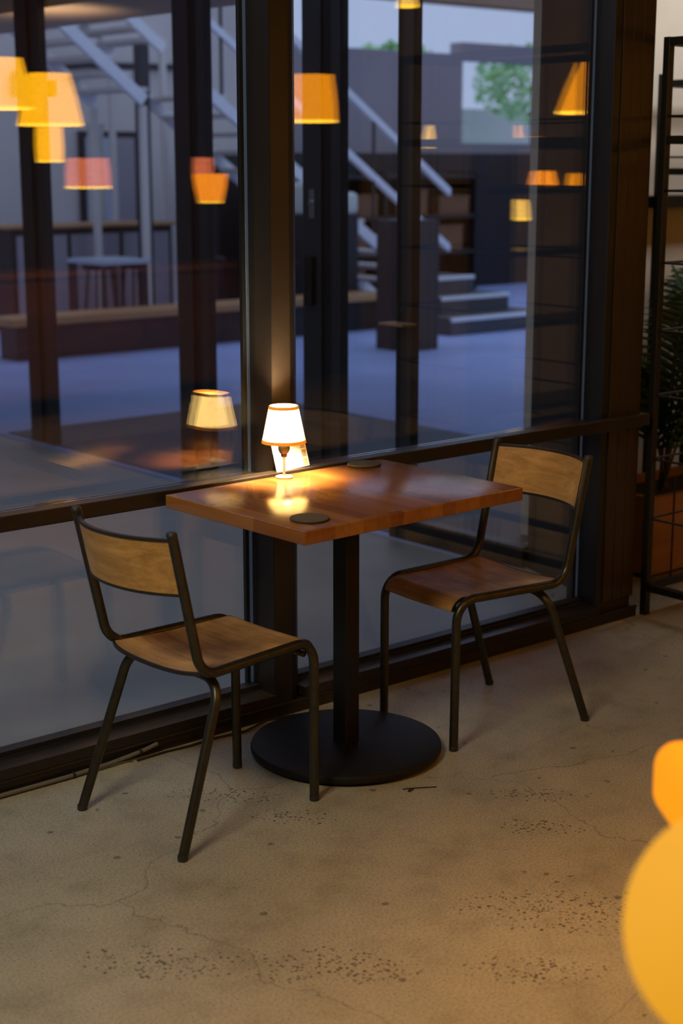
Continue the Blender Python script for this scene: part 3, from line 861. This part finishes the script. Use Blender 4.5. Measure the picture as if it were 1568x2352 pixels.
flight('stair_flight', 'short pale stair flight high up beside the left facade posts', 6.85, 3.20, 7.45, 2.76, 10.5, 1.0, (), 4)
# wide steps
cs = thing('concrete_steps', 'low pale edged concrete steps at the foot of the far staircase', 'steps', (0, 0, 0))
for k, (a, b2, y) in enumerate(((8.40, 9.75, 7.15), (8.6, 9.55, 7.5), (8.75, 9.4, 7.85))):
    f = boxo('step', (a, y, -.01 if k == 0 else .157+.165*(k-1)), (b2, 8.3, .157+.165*k), 'tread', cs, bev=.004)
    boxo('nosing', (a, y-.012, .157+.165*k-.035), (b2, y+.03, .157+.165*k+.004), 'stair', f, bev=.003)
# long bench with a wooden edge
bn = thing('long_bench', 'long low bench with a wooden front edge across the far courtyard', 'bench', (0, 0, 0))
boxo('seat', (4.2, 8.0, .285), (8.38, 8.45, .345), 'edgewood', bn, bev=.004)
boxo('plinth', (4.3, 8.12, -.01), (8.32, 8.40, .285), 'dark', bn)
# counter with a wooden top behind
ct = thing('service_counter', 'dark counter with a thin wooden top beyond the left facade posts', 'counter', (0, 0, 0))
boxo('counter_top', (5.3, 9.98, .985), (7.25, 10.6, 1.015), 'edgewood', ct, bev=.003)
boxo('body', (5.35, 10.05, -.01), (7.2, 10.55, .985), 'dark', ct)
for k in range(3): boxo('panel', (5.4+.6*k, 10.03, .12), (5.95+.6*k, 10.05, .92), 'greyp', ct)
def stool(x, y, label):
    t = thing('bar_stool', label, 'stool', (x, y, -.01), 0, 'dark stools before the far counter')
    bm = bmesh.new(); lathe(bm, [(.0, .62), (.15, .62), (.165, .64), (.165, .665), (.15, .68), (.0, .68)], 28); obj('seat', bm, 'dark', t, smooth=True)
    for k in range(4):
        a = math.pi/4+k*math.pi/2
        bm = bmesh.new(); tube(bm, [(.17*math.cos(a), .17*math.sin(a), 0), (.11*math.cos(a), .11*math.sin(a), .625)], .013, 8); obj('leg', bm, 'dark', t)
    bm = bmesh.new(); tube(bm, [(.148*math.cos(a), .148*math.sin(a), .22) for a in [2*math.pi*k/20 for k in range(21)]], .009, 6, cap=False); obj('footring', bm, 'dark', t)
stool(5.98, 9.5, 'dark round bar stool before the far counter, nearest the outermost facade post')
stool(6.36, 9.45, 'dark round bar stool before the far counter, beside the slim hall post')
stool(7.35, 9.6, 'dark round bar stool right of the slim hall post')
bt = thing('low_table', 'pale blue topped low table in front of the far counter', 'table', (5.62, 8.75, 0))
boxo('tabletop', (-.26, -.3, .72), (.26, .3, .76), 'bluegrey', bt, bev=.004)
for sx in (-.22, .22):
    for sy in (-.25, .25): boxo('leg', (sx-.02, sy-.02, -.01), (sx+.02, sy+.02, .72), 'framedark', bt)
tag(boxo('low_partition', (8.7, 11.3, -.01), (16.1, 11.4, 1.72), 'dark', None, bev=.004), 'long low black partition behind the far staircase', 'partition')
# dark shelving with cartons behind the stairs
ds = thing('storage_shelf', 'dark open storage shelf behind the far staircase', 'shelf', (8.9, 10.3, 0))
for x in (0, 1.5, 3.0): boxo('upright', (x-.02, 0, -.01), (x+.02, .5, 1.5), 'dark', ds)
for z in (.10, .52, .95, 1.42): boxo('shelf_board', (-.02, 0, z), (3.02, .5, z+.04), 'dark', ds)
boxo('back_panel', (-.02, .5, -.01), (3.02, .53, 1.5), 'dark', ds)
boxes = [(.10, .14, .5, .30), (.75, .14, .45, .24), (1.62, .14, .7, .28), (.12, .56, .42, .26), (.7, .56, .55, .30), (1.6, .56, .4, .22), (2.2, .56, .6, .30), (.2, .99, .6, .34), (1.0, .99, .4, .25), (1.7, .99, .5, .30), (2.4, .99, .5, .22)]
side = ['lower left', 'lower middle', 'lower right']
locs = ['bottom shelf, left end', 'bottom shelf, beside the left upright', 'bottom shelf, right bay', 'middle shelf, left end', 'middle shelf, left bay beside another carton', 'middle shelf, right bay nearest the centre', 'middle shelf, right end', 'top shelf, left end', 'top shelf, left bay beside the centre upright', 'top shelf, right bay nearest the centre', 'top shelf, right end']
for (x, z, w, h), ll in zip(boxes, locs):
    c = thing('carton', 'brown carton on the far storage shelf, '+ll, 'box', (8.9+x, 10.34, z+.0), 0, 'cartons on the far storage shelf')
    boxo('body', (0, 0, 0), (w, .36, h), 'carton', c, bev=.004); boxo('lid', (-.006, -.006, h-.03), (w+.006, .366, h+.004), 'carton', c, bev=.003)
# pale upholstered lounge seats seen beyond the door post
for k, (x, w, h, lab) in enumerate(((7.74, .20, .26, 'pale rounded armchair back beyond the facade door, left of two'), (8.02, .38, .16, 'wide pale lounge seat beyond the facade door, right of two'))):
    s_ = thing('lounge_seat', lab, 'armchair', (x, 8.5, 0), 0, 'pale lounge seats beyond the facade door')
    boxo('base', (0, 0, -.01), (w, .4, 1.10), 'dark', s_); bm = bmesh.new(); box(bm, (0, -.02, 1.10), (w, .38, 1.16+h), .055, seg=4); obj('cushion', bm, 'pale', s_, smooth=True)
# person-free: tall dark cabinet at the foot of the stairs
cb_ = thing('tall_cabinet', 'tall black cabinet standing in front of the far staircase', 'cabinet', (7.2, 6.5, 0))
boxo('body', (.0, 0, -.01), (.40, .38, 1.12), 'dark', cb_, bev=.004); boxo('door', (.015, -.014, .04), (.385, 0, 1.09), 'dark', cb_, bev=.003)
# trees beyond the opening
def tree(x, y, h, r, seed, label):
    random.seed(seed)
    t = thing('garden_tree', label, 'tree', (x, y, -.1), 0, 'trees beyond the far opening')
    bm = bmesh.new(); tube(bm, [(0, 0, 0), (.05, 0, h*.5), (0, .03, h)], [.12, .09, .05], 10); obj('trunk', bm, 'stem', t, smooth=True)
    bm = bmesh.new()
    for k in range(900):
        a = random.uniform(0, 6.283); u = random.uniform(-1, 1); rr = r*random.uniform(.35, 1.)**.5
        c = V((rr*math.cos(a)*math.sqrt(1-u*u), rr*math.sin(a)*math.sqrt(1-u*u), h+rr*u*.62))
        d1 = V((random.uniform(-1, 1), random.uniform(-1, 1), random.uniform(-.6, .6))).normalized(); d2 = d1.cross(V((random.uniform(-.4, .4), random.uniform(-.4, .4), 1))).normalized()
        s_ = random.uniform(.08, .17)
        bm.faces.new([bm.verts.new(c+d1*s_), bm.verts.new(c+d2*s_*.5), bm.verts.new(c-d1*s_), bm.verts.new(c-d2*s_*.5)])
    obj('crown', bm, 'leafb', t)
tree(19.9, 16.8, 3.1, 1.15, 5, 'bright green tree seen through the far courtyard opening')
tree(16.9, 17.3, 3.2, .9, 9, 'paler green tree left of the others through the far opening')
tag(boxo('garden_wall', (14, 18.5, -.1), (26, 18.8, 2.6), 'pale', None), 'pale garden wall behind the trees through the far opening', 'wall')

# ------------------------------------------------------------------ the lamps of the cafe, seen in the glass
def pendant(name, label, x, y, zb, zt, rb, rt, mat, energy=0., color=(1., .55, .16), pleats=0, grp='hanging lamps of the cafe'):
    r = thing(name, label, 'lamp', (x, y, zb), 0, grp)
    h = zt-zb
    n = 2*pleats if pleats else 56
    bm = bmesh.new()
    def pr(t, off): return rb+(rt-rb)*t+off
    lathe(bm, [(pr(0, 0), 0), (pr(.5, .004), h*.5), (pr(1, 0), h), (pr(1, -.004), h), (pr(0, -.004), 0)], n, closed=True, pleats=pleats, amp=.008 if pleats else 0)
    s = obj('lamp_shade', bm, mat, r, smooth=not pleats)
    bm = bmesh.new(); lathe(bm, [(pr(0, .0015), -.002), (pr(0, .0015), .009), (pr(0, -.010), .009), (pr(0, -.010), -.002)], 56, closed=True)
    obj('rim', bm, 'diff', s, smooth=True)
    bm = bmesh.new(); tube(bm, [(0, 0, h-.006), (0, 0, ZC-zb)], .003, 8)
    for a in (0, 2.09, 4.19): tube(bm, [(0, 0, h-.005), (pr(1, -.004)*math.cos(a), pr(1, -.004)*math.sin(a), h-.005)], .002, 6)
    obj('cord', bm, 'blackcable', r)
    if energy:
        L = bpy.data.lights.new('pendant_bulb', 'POINT'); L.energy = energy; L.color = color; L.shadow_soft_size = .03
        lo = bpy.data.objects.new('pendant_bulb', L); COL.objects.link(lo); lo.parent = r; lo.location = (0, 0, h*.62)
    return r
pendant('pendant_lamp', 'large pleated yellow hanging lamp nearest the globe lamp', 1.59, -3.2, 1.862, 2.092, .145, .097, 'pleat', 6, pleats=60)
pendant('pendant_lamp', 'large pleated yellow hanging lamp above the small cylinder lamp', 2.078, -3.6, 1.80, 2.055, .162, .104, 'pleat', 6, pleats=60)
pendant('cylinder_lamp', 'small yellow cylinder hanging lamp under the large pleated lamps', 2.30, -4.0, 1.619, 1.80, .070, .070, 'pleat')
pendant('drum_lamp', 'coral drum hanging lamp over the sideboard', 2.90, -4.6, 1.468, 1.641, .133, .122, 'coral', 6, (1., .4, .2))
pendant('drum_lamp', 'small coral drum hanging lamp behind the amber bowl lamp', 3.95, -4.9, 1.53, 1.645, .062, .062, 'coral')
pendant('bowl_lamp', 'amber glass bowl hanging lamp', 3.50, -4.2, 1.382, 1.548, .070, .102, 'amber', 4, (1., .4, .1))
pendant('pendant_lamp', 'pleated orange hanging lamp reflected beside the window mullion', 3.28, -3.0, 1.825, 2.064, .148, .125, 'pleat_or', 14, pleats=50)
pendant('small_pendant', 'tiny cone hanging lamp with a bare bulb tip', 4.727, -3.6, 1.707, 1.837, .036, .018, 'small')
pendant('table_pendant', 'small square-shouldered hanging lamp with a warm shade', 4.474, -2.6, 1.301, 1.409, .062, .05, 'small')
pendant('cone_lamp', 'tall orange cone hanging lamp beside the plant rack', 3.74, -1.5, 1.845, 2.09, .125, .028, 'pleat_or', 36, (1., .5, .12))
pendant('small_pendant', 'small warm hanging lamp high above the table, cut by the top of the glass', 3.52, -2.5, 2.385, 2.50, .048, .03, 'small')
# tall shelf with small glowing lamps
sh_ = thing('lamp_shelf', 'tall dark open shelf carrying small orange lamps', 'shelf', (3.95, -2.45, 0))
for x in (0, 1.0): boxo('upright', (x-.015, 0, 0), (x+.015, .30, 1.95), 'rack', sh_)
for z in (.3, .75, 1.13, 1.455, 1.685): boxo('shelf_board', (-.015, 0, z), (1.015, .30, z+.03), 'rack', sh_)
def shelf_lamp(x, y, z, r0, r1, h, mat, label):
    t = thing('shelf_lamp', label, 'lamp', (x, y, z), 0, 'small lamps on the tall shelf')
    bm = bmesh.new(); lathe(bm, [(.0, 0), (r0*.5, 0), (r0*.4, .006), (.0, .006)], 24); obj('base', bm, 'brass', t, smooth=True)
    bm = bmesh.new(); lathe(bm, [(r0, .006), (r1, h), (r1-.003, h), (r0-.003, .006)], 36, closed=True); obj('lamp_shade', bm, mat, t, smooth=True)
    bm = bmesh.new(); lathe(bm, [(.0, .006), (.010, .006), (.016, h*.6), (.0, h*.8)], 16); obj('bulb', bm, 'diff', t, smooth=True)
shelf_lamp(4.05, -2.28, 1.716, .070, .055, .09, 'pleat_or', 'orange drum lamp on the top board of the tall shelf, left end')
shelf_lamp(4.28, -2.30, 1.716, .052, .05, .03, 'amber', 'flat amber disc lamp on the top board of the tall shelf')
shelf_lamp(4.30, -2.26, 1.486, .075, .055, .085, 'amber', 'amber cone lamp on the middle board of the tall shelf')
shelf_lamp(4.62, -2.28, 1.486, .07, .06, .07, 'pleat_or', 'orange drum lamp on the middle board of the tall shelf, right end')
# sideboard under the hanging lamps
sb = thing('sideboard', 'long wooden sideboard at the back of the cafe', 'sideboard', (2.4, -5.68, 0))
boxo('top', (0, 0, .90), (2.6, .45, .94), 'edgewood', sb, bev=.003); boxo('body', (.03, .03, .12), (2.57, .42, .90), 'box', sb)
for k in range(4): boxo('door', (.05+.635*k, .425, .15), (.05+.635*k+.60, .445, .87), 'box', sb)
for sx in (.08, 2.52):
    for sy in (.07, .38): boxo('leg', (sx-.025, sy-.025, 0), (sx+.025, sy+.025, .12), 'rack', sb)

# ------------------------------------------------------------------ light
def area(name, loc, target, size, energy, color, sy=None, spread=None):
    L = bpy.data.lights.new(name, 'AREA'); L.energy = energy; L.color = color
    L.shape = 'RECTANGLE'; L.size = size; L.size_y = sy or size
    if spread: L.spread = spread
    o = bpy.data.objects.new(name, L); COL.objects.link(o); o.location = loc
    o.rotation_euler = (V(target)-V(loc)).to_track_quat('-Z', 'Y').to_euler()
    return o
pendant('pendant_lamp', 'pleated amber hanging lamp added out of view to warm the floor', .20, -3.00, 1.97, 2.21, .15, .10, 'pleat', 150, (1., .40, .015), pleats=60)  # added unseen lamp, supplies the amber light on the floor
area('room_fill', (-2.3, -1.8, 2.95), (-1.2, -1.2, 0), .9, 54, (1., .88, .60))  # added neutral fill for the left floor, without a fixture
area('alcove_wall_fill', (3.75, .10, 2.62), (3.72, .95, 1.70), .9, 11, (1., .95, .88), .35)  # added fill that brightens the plaster wall; the ceiling above is closed
W = bpy.data.worlds.new('sky'); sc.world = W; W.use_nodes = True
bg = W.node_tree.nodes['Background']
bg.inputs[0].default_value = (.56, .67, 1., 1); bg.inputs[1].default_value = .86

# ------------------------------------------------------------------ camera
cam = bpy.data.cameras.new('camera'); co_ = bpy.data.objects.new('camera', cam); COL.objects.link(co_)
cam.sensor_fit = 'VERTICAL'; cam.sensor_height = 36.; cam.sensor_width = 24.
cam.lens = 3608.1/2352*36
cx, cy, cz, yaw, pitch = -2.128, -3.5863, 1.6246, .7060, .2199
co_.location = (cx, cy, cz)
f = V((math.sin(yaw)*math.cos(pitch), math.cos(yaw)*math.cos(pitch), -math.sin(pitch)))
co_.rotation_euler = f.to_track_quat('-Z', 'Y').to_euler()
cam.dof.use_dof = True; cam.dof.focus_distance = 4.25; cam.dof.aperture_fstop = 2.8
cam.clip_start = .05; cam.clip_end = 200
sc.camera = co_
sc.view_settings.view_transform = 'Standard'; sc.view_settings.look = 'None'
sc.view_settings.gamma = 1.; sc.view_settings.use_curve_mapping = False
sc.view_settings.exposure = 0.
sc.cycles.transparent_max_bounces = 16
sc.cycles.max_bounces = 7
sc.cycles.diffuse_bounces = 3
sc.cycles.glossy_bounces = 4
sc.cycles.adaptive_threshold = .02
sc.cycles.sample_clamp_indirect = 6.
